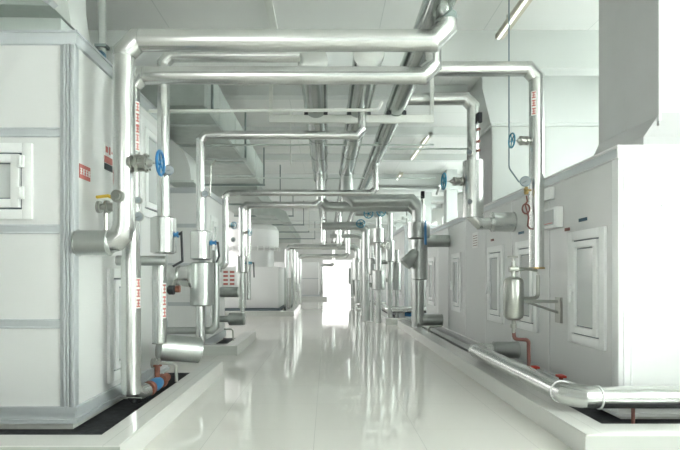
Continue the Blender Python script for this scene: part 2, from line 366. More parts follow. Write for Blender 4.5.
# ------------------------------------------------------------------ left far: fan drum and far box
fan = thing('fan_unit', 'round white fan drum on a square box, far left of the aisle', 'fan', (-2.9, 19.6, 0))
obj('plinth', boxes((-4.5, -1.8, 18.4, 21.0, 0, .14)), 'plinth', fan)
obj('base_rail', boxes((-4.55, -1.74, 18.35, 21.05, .14, .24)), 'gasket', fan)
obj('box_casing', boxes((-4.5, -1.78, 18.4, 21.0, .26, 1.78), bev=.01), 'panel', fan)
obj('neck', lambda bm: lathe(bm, (-2.95, 19.7, 1.78), (0, 0, 1), [(0, .85), (.75, .85)], 36), 'panel2', fan)
dr = obj('drum', lambda bm: lathe(bm, (-2.95, 19.7, 2.45), (0, 0, 1), [(0, 1.08), (.05, 1.12), (.10, 1.05), (.75, 1.05), (.92, .95), (1.0, .80)], 40), 'panel2', fan)
for i in range(14):
    a = math.pi+math.pi*(i+.5)/14; c = (-2.95+1.1*math.cos(a), 19.7+1.1*math.sin(a))
    obj('rim_bolt', boxes((c[0]-.02, c[0]+.02, c[1]-.02, c[1]+.02, 2.40, 2.56)), 'white', dr)
fb = thing('far_cabinet', 'pale boxy cabinet far down the left, beside the bright doorway', 'cabinet', (-1.8, 32.5, 0))
obj('body', boxes((-3.8, -.55, 32.2, 35, .25, 2.35), bev=.01), 'panel', fb)
obj('panel_joint', boxes((-3.8, -.55, 32.17, 32.2, 1.28, 1.33)), 'rail', fb)
obj('base_rail', boxes((-3.85, -.5, 32.15, 35.05, .03, .25)), 'rail', fb)

# ------------------------------------------------------------------ right near cabinet
XD, YD, YDb, HD = 2.8, 4.8, 14.1, 2.65
D = thing('air_handling_unit', 'long grey-white cabinet with window doors, nearest on the right', 'cabinet', (4.0, 9, 0))
obj('body', boxes((XD, 5.3, YD, YDb, .2, HD-.05)), 'panel2', D)
obj('plinth', boxes((XD+.05, 5.3, YD+.05, YDb-.03, 0, .1)), 'plinth', D)
obj('base_rail', lambda bm: (box(bm, XD-.04, 5.32, YD-.04, YDb, .07, .10), box(bm, XD-.015, 5.32, YD-.015, YDb, .10, .16), box(bm, XD-.04, 5.32, YD-.04, YDb, .16, .20)), 'panel', D)
obj('top_rail', lambda bm: (box(bm, XD-.02, 5.32, YD-.02, YDb, HD-.11, HD-.01, .004), box(bm, XD-.035, 5.32, YD-.035, YDb, HD-.01, HD+.012, .003)), 'panel', D)
obj('side_rail', boxes((XD-.026, XD-.019, YD, YDb, HD-.10, HD-.02)), 'rail', D)
obj('corner_post', lambda bm: (box(bm, XD-.015, XD+.10, YD-.022, YD+.09, .2, HD-.11, .006), box(bm, XD+.03, XD+.045, YD-.03, YD, .2, HD-.11, .003), box(bm, XD+.115, XD+.125, YD-.012, YD, .2, HD-.11)), 'white', D)
obj('front_rail', boxes((XD+.12, 5.3, YD-.014, YD, 1.30, 1.385)), 'white', D)
obj('lit_front_tone', boxes((XD+.10, 5.3, YD-.006, YD, .2, HD-.11)), 'panel', D)  # lighter sheet, the brightness of the front put into its colour
for y in (6.28, 7.55, 8.8, 10.07, 11.5, 12.6): obj('panel_joint', boxes((XD-.008, XD, y, y+.035, .2, HD-.11)), 'panel', D)
for a, b in ((5.0, 5.76), (6.62, 7.36), (7.90, 8.66), (10.4, 11.15), (12.95, 13.75)):
    access_door(D, XD, 'x', a, b, .66, 1.91, -1)
obj('screw_head', lambda bm: cyl(bm, (wx(661, YD), YD-.012, wz(206, YD)), (wx(661, YD), YD-.004, wz(206, YD)), .008, 10), 'dark', D)
# tall ducts on the roof
t = thing('riser_duct', 'big duct with its flank darkened as shade, rising from the near right cabinet', 'duct', (3.9, 5.3, 2.66))
obj('duct_shell', lambda bm: (box(bm, 3.2, 5.3, 4.8, 5.86, 2.98, ZC)), 'ductw', t)
obj('side_shading', lambda bm: (box(bm, 3.185, 3.2, 4.8, 5.86, 2.86, ZC)), 'duct', t, 'side facing the aisle, toned grey as shade')  # grey sheet over the white duct, shade put into the colour
obj('flange_bead', boxes((3.178, 3.20, 4.78, 4.80, 2.9, ZC)), 'white', t)
def taper(bm):
    a = [(3.2, 4.8), (5.3, 4.8), (5.3, 5.86), (3.2, 5.86)]; b = [(3.07, 4.85), (5.2, 4.85), (5.2, 5.8), (3.07, 5.8)]
    A1 = [bm.verts.new((x, y, 2.98 if y < 5 else 2.98)) for x, y in a]; B1 = [bm.verts.new((x, y, 2.76)) for x, y in b]
    bm.faces.new(A1); bm.faces.new(B1[::-1])
    for i in range(4): bm.faces.new((A1[i], A1[(i+1)%4], B1[(i+1)%4], B1[i]))
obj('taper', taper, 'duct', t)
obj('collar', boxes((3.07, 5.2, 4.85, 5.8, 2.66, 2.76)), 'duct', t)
t = thing('riser_duct', 'wide white duct standing on the right cabinet beneath the beam', 'duct', (4, 9.5, 2.66))
obj('duct_shell', boxes((2.93, 5.35, 8.85, 9.7, 2.67, 4.06), bev=.004), 'ductw', t)
obj('flange', boxes((2.88, 5.38, 8.78, 9.76, 4.06, 4.10)), 'ductw', t)
obj('upper_box', lambda bm: poly(bm, [(2.86, 4.10), (5.38, 4.10), (5.38, 4.94), (2.72, 4.94), (2.72, 4.7)], 'y', 8.75, 9.75), 'ductw', t)
obj('side_shading', boxes((2.915, 2.93, 8.87, 9.68, 2.67, 4.05)), 'duct', t, 'side facing the aisle, toned grey as shade')  # darker sheet paints the shade on the duct's aisle side

# second and third right cabinets
c2 = thing('air_handling_unit', 'white cabinet with a bright end, second along the right side', 'cabinet', (3.8, 17.5, 0))
obj('body', boxes((2.46, 5.3, 15.7, 20.8, .2, 3.0), bev=.005), 'panel', c2)
obj('base_rail', boxes((2.43, 5.3, 15.67, 20.8, .03, .2)), 'rail', c2)
obj('top_rail', boxes((2.43, 5.3, 15.67, 20.8, 2.9, 3.03)), 'rail', c2)
obj('corner_post', boxes((2.44, 2.54, 15.68, 15.8, .2, 2.9)), 'rail', c2)
for a, b in ((16.2, 16.9), (18.2, 18.9)): access_door(c2, 2.46, 'x', a, b, .7, 1.95, -1)
c3 = thing('far_cabinet', 'farthest grey-white cabinet on the right, near the bright doorway', 'cabinet', (3.8, 29, 0))
obj('body', boxes((2.6, 5.3, 25.2, 32.5, .2, 2.6), bev=.005), 'panel2', c3)
obj('base_rail', boxes((2.57, 5.3, 25.17, 32.5, .03, .2)), 'rail', c3)

# ------------------------------------------------------------------ pipes
def pipe_run(label, pts, r, m='alu', R=None, caps=(0, 0), name='insulated_pipe', bands=True, cat='pipe', fit=1.045, group=None, gores=None):
    gores = gores or {}
    pts = [V(p) for p in pts]; R = r*1.22 if r > .045 else (R or r*1.9)
    t = thing(name, label, cat, min(pts, key=lambda p: p.z).copy(), group)
    cuts = [0]*len(pts); arcs = {}
    for i in range(1, len(pts)-1):
        a, tl = arc(pts[i-1], pts[i], pts[i+1], R*(1.35 if i in gores else 1), gores.get(i, 1 if r > .03 else 4)); arcs[i] = a; cuts[i] = tl
    for i in range(len(pts)-1):
        a, b = pts[i], pts[i+1]; dr = (b-a).normalized(); L = (b-a).length
        a2, b2 = a+dr*cuts[i], b-dr*cuts[i+1]; L2 = (b2-a2).length
        def f(bm):
            cyl(bm, a2, b2, r)
            if bands:
                k = max(1, int(L2/1.0))
                for j in range(1, k+1):
                    s = a2+dr*(L2*j/(k+1)); cyl(bm, s-dr*.004, s+dr*.004, r*1.018)
        obj('pipe', f, m, t)
    for i, a in arcs.items():
        def g(bm):
            d0 = (a[0]-a[1]).normalized(); d1 = (a[-1]-a[-2]).normalized()
            p0 = (pts[i-1]-pts[i]).normalized(); p1 = (pts[i+1]-pts[i]).normalized()
            sweep(bm, [a[0]+p0*r*.35]+a+[a[-1]+p1*r*.35], r*fit)
        obj('elbow', g, m, t)
    return t
def jacket(t, a, b, r, m='alu', name='valve_jacket', ch=.03):
    a, b = V(a), V(b); L = (b-a).length; ch = min(ch, L*.2)
    return obj(name, lambda bm: (lathe(bm, a, b-a, [(0, r*.72), (ch*.6, r), (L-ch*.6, r), (L, r*.72)], 28), lathe(bm, a+(b-a)*.5, b-a, [(-.004, r*1.012), (.004, r*1.012)], 28)), m, t)
def sleeve(t, a, b, r, m='alu'):
    a, b = V(a), V(b); L = (b-a).length
    def f(bm):
        lathe(bm, a, b-a, [(0, r*.8), (.03, r*.97), (.03, r*1.03), (.042, r*1.03), (.042, r), (L-.014, r), (L-.014, r*1.06), (L, r*1.06), (L, r*.8)], 28)
    return obj('branch_sleeve', f, m, t)
def sticker(t, c, r, ang0, ang1, z0, z1, rows=3):
    """curved white label with red marks, wrapped on an upright pipe of radius r at (x,y)"""
    def patch(bm, rr, a0, a1, q0, q1, n=6):
        A = [[bm.verts.new((c[0]+rr*math.sin(a), c[1]-rr*math.cos(a), z)) for a in [a0+(a1-a0)*i/n for i in range(n+1)]] for z in (q0, q1)]
        B = [[bm.verts.new((c[0]+(rr-.004)*math.sin(a), c[1]-(rr-.004)*math.cos(a), z)) for a in [a0+(a1-a0)*i/n for i in range(n+1)]] for z in (q0, q1)]
        for i in range(n):
            bm.faces.new((A[0][i], A[0][i+1], A[1][i+1], A[1][i])); bm.faces.new((B[0][i+1], B[0][i], B[1][i], B[1][i+1]))
            bm.faces.new((A[1][i], A[1][i+1], B[1][i+1], B[1][i])); bm.faces.new((B[0][i], B[0][i+1], A[0][i+1], A[0][i]))
        for i in (0, n): bm.faces.new((A[0][i], A[1][i], B[1][i], B[0][i]))
    s = obj('label_sticker', lambda bm: patch(bm, r+.006, ang0, ang1, z0, z1), 'whiteprint', t, 'white sticker with red characters')
    def marks(bm):
        w_ = (ang1-ang0)
        for k in range(rows):
            q0 = z0+(z1-z0)*(k+.12)/rows; q1 = z0+(z1-z0)*(k+.88)/rows; hh = (q1-q0)
            patch(bm, r+.0085, ang0+w_*.2, ang0+w_*.8, q0, q0+hh*.18, 2); patch(bm, r+.0085, ang0+w_*.28, ang0+w_*.75, q0+hh*.4, q0+hh*.56, 2)
            patch(bm, r+.0085, ang0+w_*.2, ang0+w_*.8, q1-hh*.18, q1, 2); patch(bm, r+.0085, ang0+w_*.44, ang0+w_*.58, q0, q1, 1)
    obj('red_characters', marks, 'redprint', s)

def gate_valve(label, p, d, L, R, wheel='blue', body='steel', bs=1.0, wr=None):
    """valve bolted at p with its stem along d; L = distance to the handwheel, R = wheel radius"""
    p = V(p); d = V(d).normalized(); t = thing('gate_valve', label, 'valve', p)
    q = R*.62*bs
    obj('valve_body', lambda bm: (lathe(bm, p, d, [(-.03, q*.8), (.0, q*.8), (.0, q*.45), (L*.14, q*.45), (L*.14, q*.95), (L*.22, q*.95), (L*.24, q*.62), (L*.44, q*.66), (L*.46, q*.98), (L*.53, q*.98), (L*.55, q*.5), (L*.70, q*.30), (L*.72, q*.22)], 20)), body, t)
    u, v, dd = basis(d)
    def bl(bm):
        for k in range(6):
            a = 2*math.pi*k/6+.3; o = p+(u*math.cos(a)+v*math.sin(a))*q*.80
            cyl(bm, o+d*(L*.10), o+d*(L*.60), q*.13, 8)
    obj('flange_bolts', bl, body, t)
    obj('stem', lambda bm: cyl(bm, p+d*(L*.7), p+d*(L*1.06), R*.09, 10), body, t)
    c = p+d*L
    def hw(bm):
        torus(bm, c, d, R, R*.12, 28, 8)
        lathe(bm, c-d*R*.12, d, [(0, R*.22), (R*.24, R*.22)], 14)
        for k in range(5):
            a = 2*math.pi*k/5; e_ = u*math.cos(a)+v*math.sin(a); cyl(bm, c+e_*R*.15, c+e_*R*.97, R*.075, 8)
    obj('handwheel', hw, wheel, t)
    return t
def gauge(label, c, d, r, stem_to=None, m='case'):
    c = V(c); d = V(d).normalized(); t = thing('pressure_gauge', label, 'gauge', c)
    obj('case', lambda bm: lathe(bm, c, d, [(-.03-r*.25, r*.8), (-.02, r), (.012, r), (.018, r*.9)], 24), m, t)
    u, v, _ = basis(d)
    dl = obj('dial', lambda bm: lathe(bm, c, d, [(.012, r*.86), (.0215, r*.86)], 24), 'dial', t)
    obj('needle', lambda bm: cyl(bm, c+d*.023-u*r*.2, c+d*.023+(u*.6+v*.4)*r*.9, r*.05, 6), 'black', dl)
    if stem_to is not None: obj('stem', lambda bm: sweep(bm, [c-d*.01]+[V(q) for q in stem_to], max(.007, r*.16), 8), 'steel', t)
    return t
def lever_valve(label, p, nd, nl, lev, neck='blue', leverm='black', th=.014):
    """neck from p along nd of length nl, then a flat lever through the points lev (offsets from the neck end)"""
    p = V(p); nd = V(nd).normalized(); t = thing('lever_valve', label, 'valve', p); e_ = p+nd*nl
    obj('neck', lambda bm: lathe(bm, p, nd, [(0, .035), (nl*.3, .035), (nl*.3, .022), (nl*.8, .022), (nl*.8, .035), (nl, .035)], 14), neck, t)
    obj('lever', lambda bm: (sweep(bm, [e_]+[e_+V(q) for q in lev], th, 8)), leverm, t)
    return t

# --- pipe frame 1 (largest, nearest)
Y = 4.54; x = wx(124, Y); zt = wz(40.5, Y); xr = wx(446, Y); zc = EYE+2.46
p1 = pipe_run('largest silver pipe crossing overhead, nearest the camera, turning down at left', [(wx(84, Y), Y, wz(243, Y)), (x, Y, wz(243, Y)), (x, Y, zt), (xr, Y, zt), (xr, Y, zc-.1)], .096, R=.15, gores={1: 3})
sleeve(p1, (wx(111, Y), Y, wz(243, Y)), (X1, Y+.0, wz(243, Y)), .115, 'alud') if 0 else sleeve(p1, (wx(113, Y), Y, wz(243, Y)), (X1+.003, Y, wz(243, Y)), .115, 'alud')
obj('end_collar', lambda bm: lathe(bm, (xr, Y, zc-.14), (0, 0, 1), [(0, .10), (.06, .10)], 24), 'dark', p1)
obj('inspection_plug', lambda bm: lathe(bm, (x-.01, Y-.085, wz(198, Y)), (-.15, -1, 0), [(0, .055), (.045, .055), (.045, .038), (.06, .038)], 18), 'steel', p1)
gate_valve('gate valve with blue handwheel on the nearest left pipe', (x+.085, Y-.02, wz(163.5, Y)), (1, .02, .0), wx(161, Y)-x-.085, .108, 'blue', bs=1.3)
# --- pipe frame 2
Y = 5.0; x = wx(131, Y); zt = wz(75.5, Y); xr = wx(433, Y)
p2 = pipe_run('silver pipe second overhead, its left leg reaching down into the pit', [(x+.05, Y+.26, .20), (x, Y, .20), (x, Y, zt), (xr, Y, zt), (xr, Y, zc-.05)], .085, R=.13)
obj('cladding_tube', lambda bm: cyl(bm, (x, Y, wz(257, Y)), (x, Y, .235), .095, 28), 'alu', p2)
obj('clip_ring', lambda bm: torus(bm, (x, Y, .19), (0, .3, 1), .10, .006), 'steel', p2)
sticker(p2, (x, Y), .097, .75, 1.45, wz(308, Y), wz(278, Y), 3)
sticker(p2, (x, Y), .085, .75, 1.45, wz(135, Y), wz(103, Y), 3)
sticker(p2, (x, Y), .085, .75, 1.45, wz(152, Y), wz(126, Y), 3)
gauge('upper round dial on the second left pipe, beside the sticker', (wx(142.5, Y), Y-.11, wz(202, Y)), (.1, -1, 0), .036, [(x+.05, Y, wz(202, Y))], 'steel')
gauge('lower round dial on the second left pipe, under its twin', (wx(142.5, Y), Y-.11, wz(218, Y)), (.25, -1, 0), .05, [(x+.05, Y, wz(218, Y))], 'steel')
# yellow valve behind pipe 1
q = V((wx(101, 4.95), 4.95, wz(207, 4.95)))
gv = thing('ball_valve', 'small steel valve with yellow handle behind the nearest pipe', 'valve', q)
obj('valve_body', lambda bm: lathe(bm, (X1, 4.95, q.z), (1, 0, 0), [(0, .06), (.03, .06), (.03, .03), (.08, .03), (.08, .065), (.11, .065), (.11, .045), (.2, .045), (.2, .065), (.24, .065)], 18), 'steel', gv)
obj('handle', lambda bm: sweep(bm, [(q.x-.02, 4.9, q.z+.09), (q.x+.1, 4.88, q.z+.10), (q.x+.17, 4.88, q.z+.07)], .016, 8), 'yellow', gv)
obj('drain_tube', lambda bm: cyl(bm, (q.x+.05, 4.95, q.z), (q.x+.05, 4.95, q.z-.24), .022, 12), 'steel', gv)
# signs on cabinet side
def side_sign(label, ya, yb, za, zb, bands, mark):
    t = thing('wall_sign', label, 'sign', (X1, ya, za))
    obj('sign_plate', boxes((X1+.001, X1+.008, ya, yb, za, zb)), bands, t)
    def ch(bm):
        n_ = 4; w_ = (yb-ya)/n_
        for k in range(n_):
            y0 = ya+w_*(k+.18); y1 = ya+w_*(k+.82); m0 = za+(zb-za)*.28; m1 = za+(zb-za)*.72
            box(bm, X1+.008, X1+.011, y0, y1, m1-.008, m1); box(bm, X1+.008, X1+.011, y0, y1, m0, m0+.008)
            box(bm, X1+.008, X1+.011, (y0+y1)/2-.006, (y0+y1)/2+.006, m0, m1); box(bm, X1+.008, X1+.011, y0, y1, (m0+m1)/2-.004, (m0+m1)/2+.004)
            if k % 2: box(bm, X1+.008, X1+.011, y0, y0+.008, m0, m1)
    obj('characters', ch, mark, t)
    return t
side_sign('red sign with white characters on the near left cabinet side', 4.575, 4.78, 2.31, 2.44, 'redprint', 'whiteprint')
t = thing('wall_sign', 'white, red and black notice on the left cabinet behind the nearest pipe', 'sign', (X1, 5.1, 2.5))
obj('sign_plate', boxes((X1+.001, X1+.007, 5.08, 5.34, 2.50, 2.78)), 'whiteprint', t)
obj('red_strip', lambda bm: (box(bm, X1+.007, X1+.010, 5.08, 5.34, 2.57, 2.64), box(bm, X1+.007, X1+.010, 5.11, 5.16, 2.68, 2.74), box(bm, X1+.007, X1+.010, 5.19, 5.22, 2.67, 2.75), box(bm, X1+.007, X1+.010, 5.25, 5.30, 2.69, 2.71)), 'redprint', t)
obj('black_strip', boxes((X1+.007, X1+.010, 5.08, 5.34, 2.50, 2.565)), 'blackprint', t)
# --- pipe 3
Y = 5.65; x = wx(163.5, Y); zt = EYE+2.46
p3 = pipe_run('silver pipe behind the two nearest, leading left to the first shiny main', [(x, Y, wz(240, Y)), (x, Y, wz(56, Y)), (wx(300, Y), Y, wz(56, Y))], .068, R=.11)
jacket(p3, (x, Y, wz(254, Y)), (x, Y, wz(217, Y)), wx(176, Y)-x)
Y3 = 5.7; x3 = wx(159.5, Y3)
p3b = pipe_run('thick upright silver pipe below a jacket, ending over a horizontal drum', [(x3, Y3, wz(262, Y3)), (x3, Y3, wz(343, Y3))], .078, bands=False)
obj('end_ring', lambda bm: torus(bm, (x3, Y3, wz(343, Y3)), (0, 0, 1), .078, .006), 'steel', p3b)
sticker(p3b, (x3, Y3), .078, .6, 1.4, wz(318, Y3), wz(283, Y3), 3)
pipe_run('short horizontal silver branch between the two left upright pipes', [(wx(115, 5.4), 5.4, wz(260.5, 5.4)), (wx(163, 5.4), 5.5, wz(260.5, 5.4))], .055, 'alud', bands=False)
solo('pipe_end_cap', 'dark blue end cap of the short horizontal branch at left', 'cap', lambda bm: lathe(bm, (wx(111, 5.4), 5.4, wz(260.5, 5.4)), (1, 0, 0), [(-.0, .04), (.0, .06), (.05, .06), (.05, .045), (.055, .045)], 18), 'dblue', (wx(111, 5.4), 5.4, wz(260.5, 5.4)))
gauge('pressure gauge above the left jacket, right of the blue handwheel', (wx(172, Y), Y-.12, wz(172.5, Y)), (.45, -1, 0), .055, [(x+.03, Y-.04, wz(178, Y))])
lever_valve('left lever valve, blue neck and long black lever, nearest jacket', (wx(173, Y), Y-.02, wz(235, Y)), (1, 0, .05), .07, [(.03, 0, .02), (.045, -.01, -.30), (-.06, -.02, -.36)])
# horizontal drum near floor
Yd = 5.95
dm = thing('horizontal_drum', 'silver horizontal drum low over the left curb', 'drum', (wx(180, Yd), Yd, .4))
ax0, ax1 = V((wx(158, 5.85), 5.85, wz(347, 5.85))), V((wx(200, 6.1), 6.1, wz(350, 6.1))); Ld = (ax1-ax0).length
obj('shell', lambda bm: lathe(bm, ax0, ax1-ax0, [(0, .13), (.012, .154), (Ld-.012, .154), (Ld, .13)], 32), 'alud', dm)
obj('seam_ring', lambda bm: lathe(bm, ax1, ax1-ax0, [(-.03, .159), (-.015, .159)], 32), 'alud', dm); obj('seam_ring', lambda bm: lathe(bm, ax0, ax1-ax0, [(.02, .159), (.03, .159)], 32), 'alud', dm)
# drain tap pipe
Yt = 5.6
dp = pipe_run('thin bent chrome drain pipe over the left curb', [(wx(157, Yt), Yt, wz(363, Yt)), (wx(176, Yt), Yt, wz(364, Yt)), (wx(176.5, Yt), Yt, wz(379, Yt)-.03)], .018, 'steel', R=.035, name='drain_pipe', bands=False)
obj('flange', lambda bm: lathe(bm, (wx(152, Yt), Yt, wz(363, Yt)), (1, 0, 0), [(0, .055), (.03, .055), (.03, .03), (.07, .03), (.07, .05), (.09, .05)], 16), 'steel', dp)
# orange and blue pit valve
vv = thing('flanged_valve', 'blue flanged valve with rusty orange flanges in the left pit', 'valve', (wx(162, 5.55), 5.55, .1))
va, vb = V((-1.91, 5.25, .20)), V((-1.89, 5.80, .22)); dv = vb-va; Lv = dv.length
obj('valve_body', lambda bm: lathe(bm, va, dv, [(Lv*.25, .05), (Lv*.32, .065), (Lv*.5, .075), (Lv*.68, .065), (Lv*.75, .05)], 20), 'blue', vv)
obj('near_flange', lambda bm: (lathe(bm, va, dv, [(0, .05), (Lv*.12, .05)], 20), lathe(bm, va, dv, [(Lv*.12, .08), (Lv*.25, .08)], 20)), 'orange', vv)
obj('far_flange', lambda bm: (lathe(bm, va, dv, [(Lv*.75, .08), (Lv*.86, .08)], 20), lathe(bm, va, dv, [(Lv*.86, .05), (Lv*1.15, .05)], 20)), 'orange', vv)
obj('red_cap', lambda bm: lathe(bm, va+dv*.62+V((0, 0, .07)), (0, 0, 1), [(0, .03), (.12, .03), (.12, .05), (.14, .05)], 14), 'orange', vv)
# --- pipe 4
Y = 6.8; x = wx(200.5, Y); zt = wz(135, Y); xb = wx(362, Y)
p4 = pipe_run('slim silver pipe crossing lower, from the double left jacket to the middle main', [(x, Y, wz(236, Y)), (x, Y, zt), (xb, Y, zt), (xb, Y, zc-.05)], .058, R=.075)
jacket(p4, (x+.01, Y, wz(260, Y)), (x+.01, Y, wz(231, Y)), .145)
jacket(p4, (x+.02, Y, wz(306, Y)), (x+.02, Y, wz(262, Y)), .16, 'alud')
obj('lower_pipe', lambda bm: cyl(bm, (x, Y, wz(304, Y)), (x, Y, wz(344, Y)), .062), 'alu', p4)
lever_valve('lever valve with blue neck on the double left jacket', (wx(211, Y), Y-.03, wz(243, Y)), (1, 0, 0), .08, [(.02, 0, 0), (.04, -.01, -.18), (.0, -.02, -.27)])
pipe_run('silver upright pipe tucked behind the double jacket at left', [(X1, 7.05, wz(331, 7.0)), (wx(215, 7.0), 7.05, wz(331, 7.0)), (wx(215, 7.0), 7.05, wz(250, 7.0))], .05, 'alud', bands=False)
# drum with round face behind
dd = thing('horizontal_drum', 'round-faced silver drum between the left jackets', 'drum', (wx(180, 6.5), 6.5, 1.2))
obj('shell', lambda bm: lathe(bm, (wx(160, 6.6), 6.6, wz(276, 6.6)), (1, 0, 0), [(0, .15), (.22, .15), (.22, .175), (.25, .175), (.25, .13), (.40, .15), (.41, .17), (.44, .17)], 30), 'alu', dd)
vv = thing('small_valve', 'tiny dark valve with orange flange under the round-faced drum', 'valve', (wx(172, 6.3), 6.3, 1.1))
obj('valve_body', lambda bm: lathe(bm, (wx(167, 6.3), 6.3, wz(290, 6.3)), (1, 0, 0), [(0, .03), (.03, .06), (.09, .06), (.09, .03), (.13, .03)], 14), 'black', vv)
obj('neck', lambda bm: cyl(bm, (wx(171, 6.3), 6.32, wz(288, 6.3)), (wx(171, 6.3), 6.6, wz(276, 6.6)), .02, 10), 'steel', vv)
obj('flange', lambda bm: lathe(bm, (wx(176, 6.3), 6.3, wz(289, 6.3)), (1, 0, 0), [(0, .045), (.05, .045)], 14), 'orange', vv)
# conduit with gauge
cd = pipe_run('thin hooked steel tube beside the slim left pipe', [(wx(201, 6.82), 6.82, wz(196, 7.0)), (wx(210, 7.0), 7.0, wz(196, 7.0)), (wx(211, 7.0), 7.0, wz(166, 7.0)), (wx(216, 7.0), 7.0, wz(160, 7.0))], .012, 'steel', R=.03, name='steel_tube', bands=False)
gauge('small gauge on the slim left pipe at the hooked tube', (wx(208, 6.9), 6.72, wz(196, 6.9)), (.3, -1, 0), .05, [(wx(202, 6.8), 6.8, wz(196, 6.8))], 'steel')
# --- pipe 5, 6
Y = 10.4; x = wx(225.5, Y); zt = EYE+1.75
p5 = pipe_run('silver pipe crossing midway, joining the right shiny main by a riser', [(wx(216, Y)-.1, Y, wz(267, Y)), (x, Y, wz(267, Y)), (x, Y, zt), (1.0, Y, zt), (1.0, Y, zc-.05)], .066, R=.10)
obj('elbow_jacket', lambda bm: lathe(bm, (wx(214, Y), Y, wz(268, Y)), (1, 0, 0), [(0, .09), (.16, .09)], 20), 'alud', p5)
Y = 11.2; x = wx(242.5, Y); zt = wz(205, Y)
p6 = pipe_run('bright silver pipe before the fan drum, with a jacketed valve', [(x, Y, wz(262, Y)), (x, Y, zt), (-.16, Y, zt), (-.16, Y, zc-.1)], .075, R=.11)
jacket(p6, (x, Y, wz(273, Y)), (x, Y, wz(256, Y)), .14)
obj('lower_pipe', lambda bm: (cyl(bm, (x, Y, wz(272, Y)), (x, Y, wz(308, Y)), .085), cyl(bm, (x, Y, wz(308, Y)), (x, Y, wz(321, Y)), .05)), 'alu', p6)
p7 = pipe_run('second bright upright pipe hard against the one before the fan drum', [(wx(248, Y), Y+.1, wz(300, Y)), (wx(248, Y), Y+.1, wz(207, Y))], .05, bands=False)
lever_valve('black lever valve on the jacketed pipe before the fan drum', (wx(249, 11.1), 11.05, wz(263, 11.1)), (1, 0, 0), .07, [(.04, 0, 0), (.05, 0, -.32)], 'teal')
gate_valve('small teal valve high on the pipe before the fan drum', (wx(246, 11.1), 11.0, wz(233, 11.1)), (.9, -.4, 0), .12, .07, 'teal')
gate_valve('small teal valve on the pipe right of the second cabinet', (wx(231, 10.3), 10.25, wz(226, 10.3)), (.8, -.6, 0), .10, .07, 'teal')
gauge('little steel gauge between the two pipes by the second cabinet', (wx(234, 10.3), 10.2, wz(240, 10.3)), (.3, -1, 0), .05, [(wx(231, 10.3), 10.35, wz(240, 10.3))], 'steel')
for a, b, py, r, lb in ((220, 239, 292, .10, 'upper dull silver stub jutting from the second left cabinet'), (229, 245, 319, .13, 'lower dull silver stub over the second left curb')):
    Ys = 9.6 if py < 300 else 10.1
    t = thing('pipe_stub', lb, 'pipe', (wx(a, Ys), Ys, wz(py, Ys)))
    obj('shell', lambda bm: lathe(bm, (wx(a, Ys), Ys, wz(py, Ys)), (1, 0, 0), [(0, r*.9), (.01, r), (wx(b, Ys)-wx(a, Ys)-.02, r), (wx(b, Ys)-wx(a, Ys), r*.85)], 24), 'alud', t)
    obj('neck', lambda bm: cyl(bm, (X1, Ys, wz(py, Ys)), (wx(a, Ys), Ys, wz(py, Ys)), r*.5, 16), 'alud', t)
t = solo('drain_pipe', 'thin bent drain tube under the lower dull stub', 'pipe', lambda bm: sweep(bm, rounded([(wx(224, 9.6), 9.6, wz(329, 9.6)), (wx(233, 9.6), 9.6, wz(329, 9.6)), (wx(233.5, 9.6), 9.6, wz(341, 9.6))], .05), .016, 10), 'steel', (wx(233, 9.6), 9.6, .2))
t = thing('wall_sign', 'red and white notice on the second left cabinet corner', 'sign', (wx(230, 9.2), 9.2, 1.3))
obj('sign_plate', boxes((wx(222, 9.2), wx(236, 9.2), 9.19, 9.2, wz(287, 9.2), wz(269, 9.2))), 'whiteprint', t)
obj('red_characters', lambda bm: [box(bm, wx(px, 9.2), wx(px+4.5, 9.2), 9.185, 9.19, wz(py+2, 9.2), wz(py, 9.2)) for px in (223.5, 230) for py in (271, 275, 279, 283)], 'redprint', t)

# --- shiny mains under the ceiling
def main(label, X, y0, y1, r, joints, y_thin=None):
    t = thing('shiny_main_pipe', label, 'pipe', (X, y0, zc))
    obj('pipe', lambda bm: (cyl(bm, (X, y0, zc), (X, y_thin or y1, zc), r, 32), [lathe(bm, (X, j, zc), (0, 1, 0), [(-.01, r*1.03), (.01, r*1.03)], 32) for j in joints]), 'chrome', t)
    if y_thin: obj('thin_pipe', lambda bm: (cyl(bm, (X, y_thin, zc), (X, y1, zc), r*.86, 28), lathe(bm, (X, y_thin, zc), (0, 1, 0), [(-.02, r*1.05), (.02, r*1.05)], 32)), 'chrome', t)
    return t
mA = main('left of three shiny mirror-like mains running down the hall', -.16, 5.75, 40, .168, (7.4, 8.6, 9.9, 11.1), 12.3)
obj('end_cap', lambda bm: lathe(bm, (-.16, 5.75, zc), (0, -1, 0), [(0, .174), (.05, .174), (.055, .16)], 36), 'alu', mA)
mB = main('middle of three shiny mirror-like mains running down the hall', .46, 5.55, 40, .168, (7.3, 8.5, 9.8), 11.7)
obj('end_cap', lambda bm: lathe(bm, (.46, 5.55, zc), (0, -1, 0), [(0, .174), (.05, .174), (.055, .16)], 36), 'alu', mB)
mC = main('right of three shiny mirror-like mains, starting at the top edge', 1.0, 3.95, 40, .14, (5.9, 7.2, 8.8, 10.1, 11.4), 14)

